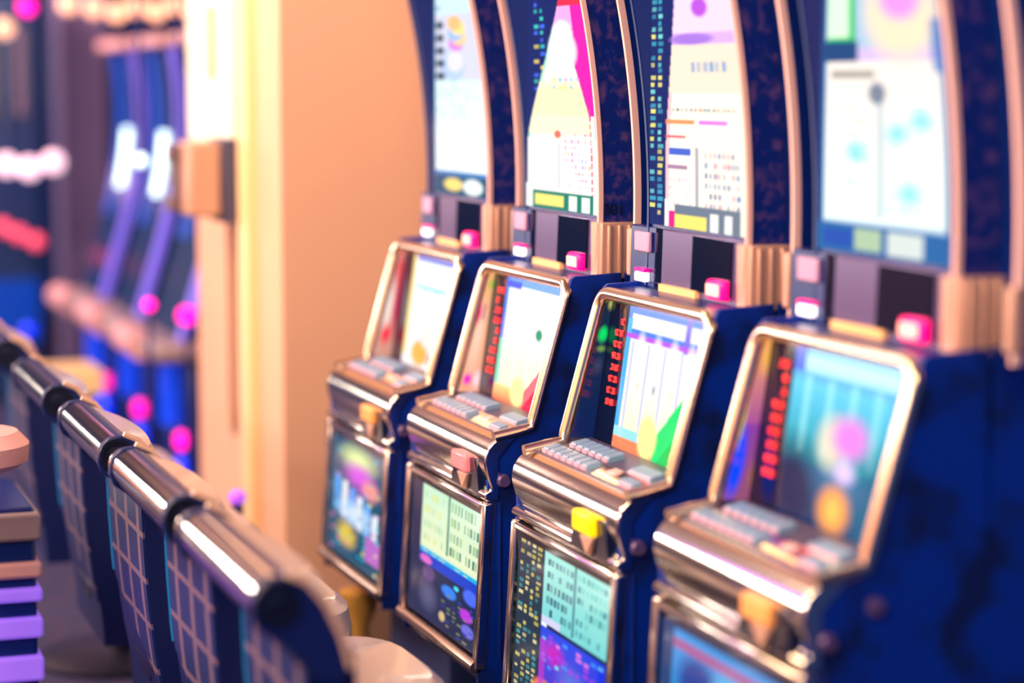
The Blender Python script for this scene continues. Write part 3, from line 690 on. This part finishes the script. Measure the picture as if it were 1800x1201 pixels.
# round lamps glowing over the decks
for (x, y, D, r, m, lb) in ((328, 555, 7.95, .032, mag, 'round magenta lamp glowing above the deck nearest the pillar'),
                            (262, 536, 7.5, .02, mag, 'dim magenta lamp above the middle curved machine deck'),
                            (50, 580, 9.5, .03, blu, 'round blue lamp low at the left edge')):
    p = at(x, y, D); o = empty('round_lamp', p); tag(o, lb, 'lamp')
    MB().ball((0, 0, 0), r).build('lamp_globe', m, o); MB().tube([(0, 0, -p.z), (0, 0, -r)], .008, 8).build('stem', navy_dark, o)

def globe_cluster(name, pts, D, r, m, label, cat, stem=True):
    order = ['leftmost', 'second from the left', 'third from the left', 'fourth from the left', 'fourth from the right', 'third from the right', 'second from the right', 'rightmost']
    n = len(pts)
    words = [''] if n == 1 else (order[:2] if n == 3 else order[:n // 2]) + ([order[-1]] if n == 3 else order[8 - (n - n // 2):])
    for (x, y), wd in zip(pts, words):
        p = at(x, y, D); o = empty(name, p); tag(o, label + (', ' + wd if wd else ''), cat, cat + 's: ' + label)
        MB().ball((0, 0, 0), r, 10).build('globe', m, o)
        MB().tube([(0, 0, r), (0, 0, 3.199 - p.z)], .006, 6).build('cord', navy_dark, o)
pinkw = mat('pink_white_globe', (255, 214, 232), .4, emit=1.9, ecol=(255, 205, 225))
coral = mat('coral_globe', (255, 90, 120), .4, emit=1.0, ecol=(255, 80, 110))
cool = mat('cool_white_globe', (225, 255, 250), .4, emit=2.5)
globe_cluster('pendant_lamp', [(8, 50), (120, 8), (165, 14), (205, 22), (240, 12), (275, 20), (310, 8), (342, 24)], 10.0, .042, warm_bulb, 'warm pendant globe hanging above the curved machines', 'pendant lamp')
globe_cluster('white_pendant_lamp', [(12, 290), (52, 296), (94, 285)], 11.0, .05, pinkw, 'pinkish white pendant globe at the left edge, mid height', 'pendant lamp')
globe_cluster('coral_pendant_lamp', [(5, 400), (34, 412), (64, 425)], 11.2, .038, coral, 'coral pendant globe at the left edge under the white ones', 'pendant lamp')
globe_cluster('magenta_pendant_lamp', [(47, 12)], 9.0, .035, mag, 'magenta pendant globe in the upper left corner', 'pendant lamp')
globe_cluster('spot_pendant_lamp', [(247, 282), (317, 290)], 7.9, .022, cool, 'bright white pendant spot before the curved blue faces', 'pendant lamp')

# mauve column and far machines at the left
p = at(150, 600, 12.5)
co_ = MB().box(p.x - .15, p.x + .15, p.y - .12, p.y + .12, 0, 3.19).build('trim_2', mat('mauve_column', (176, 150, 206), .7), bevel=.0, smooth=False); co_['kind'] = 'structure'
fm = at(-40, 600, 11.8)
fmo = empty('far_slot_machine', (fm.x, fm.y, 0)); tag(fmo, 'blurred dark blue slot machine with grey tubes at the far left', 'slot machine')
MB().box(-.3, .3, -.3, .3, 0, 2.15).build('cabinet_body', mat('deep_teal_body', (8, 50, 104), .5), fmo, bevel=.03)
for i in range(4):
    MB().tube([(.34, -.24 + .15 * i, 1.45), (.34, -.24 + .15 * i, 1.88)], .03, 10).build('grey_tube', mat('smoky_tube', (130, 110, 130), .5) if 'smoky_tube' not in MATS else MATS['smoky_tube'], fmo)
MB().box(.301, .33, -.28, .28, .30, .62).build('blue_panel', blade_face, fmo)

# stool and lit shelf stand at the left edge
so = empty('round_stool', (-4.66, .44, 0)); tag(so, 'pink-topped tall round stool behind the chairs, cut by the left edge', 'stool')
MB().lathe([(.11, .83), (.135, .845), (.138, .88), (.115, .905), (.03, .912)]).build('seat', tanp, so)
MB().tube([(0, 0, .02), (0, 0, .829)], .03, 14).build('pedestal', navy_dark, so)
MB().lathe([(.17, 0), (.17, .015), (.05, .03)]).build('base', chrome, so)
ls = empty('lit_shelf_stand', (-5.08, .38, 0)); tag(ls, 'low stand with glowing purple shelf edges at the lower left corner', 'shelf stand')
MB().box(-.20, .195, -.24, .235, 0, .70).build('carcass', navy_dark, ls, bevel=.01)
for z, m, h in ((.66, taupe, .06), (.566, tanp, .035), (.512, glow_lit, .03), (.44, glow_lit, .045), (.35, glow_lit, .055)):
    MB().box(-.19, .215, -.25, .245, z - h / 2, z + h / 2).build('shelf', m, ls, bevel=.008)
p = at(125, 665, 8.6)
tb = empty('side_table', (p.x, p.y, 0)); tag(tb, 'small tan-topped side table between the chairs and the curved machines', 'table')
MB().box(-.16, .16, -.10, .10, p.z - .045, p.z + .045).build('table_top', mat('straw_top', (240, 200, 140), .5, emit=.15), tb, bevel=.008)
MB().tube([(0, 0, .02), (0, 0, p.z - .046)], .03, 12).build('leg', navy_dark, tb)
MB().lathe([(.16, 0), (.16, .015), (.05, .03)]).build('base', navy_dark, tb)
p = at(632, 1046, 5.75)
bs = empty('brass_floor_stand', (p.x, p.y, 0)); tag(bs, 'small waisted brass floor stand between the pillar and the farthest slot machine', 'stand')
brass = mat('yellow_brass', (232, 176, 84), .4, .3)
MB().lathe([(.05, 0), (.05, .02), (.028, .06), (.022, p.z - .08), (.045, p.z - .03), (.048, p.z)], n=20).build('stand_body', brass, bs)
MB().lathe([(.05, p.z + .0005), (.05, p.z + .01), (.03, p.z + .016)], n=20).build('top_disc', brass, bs)
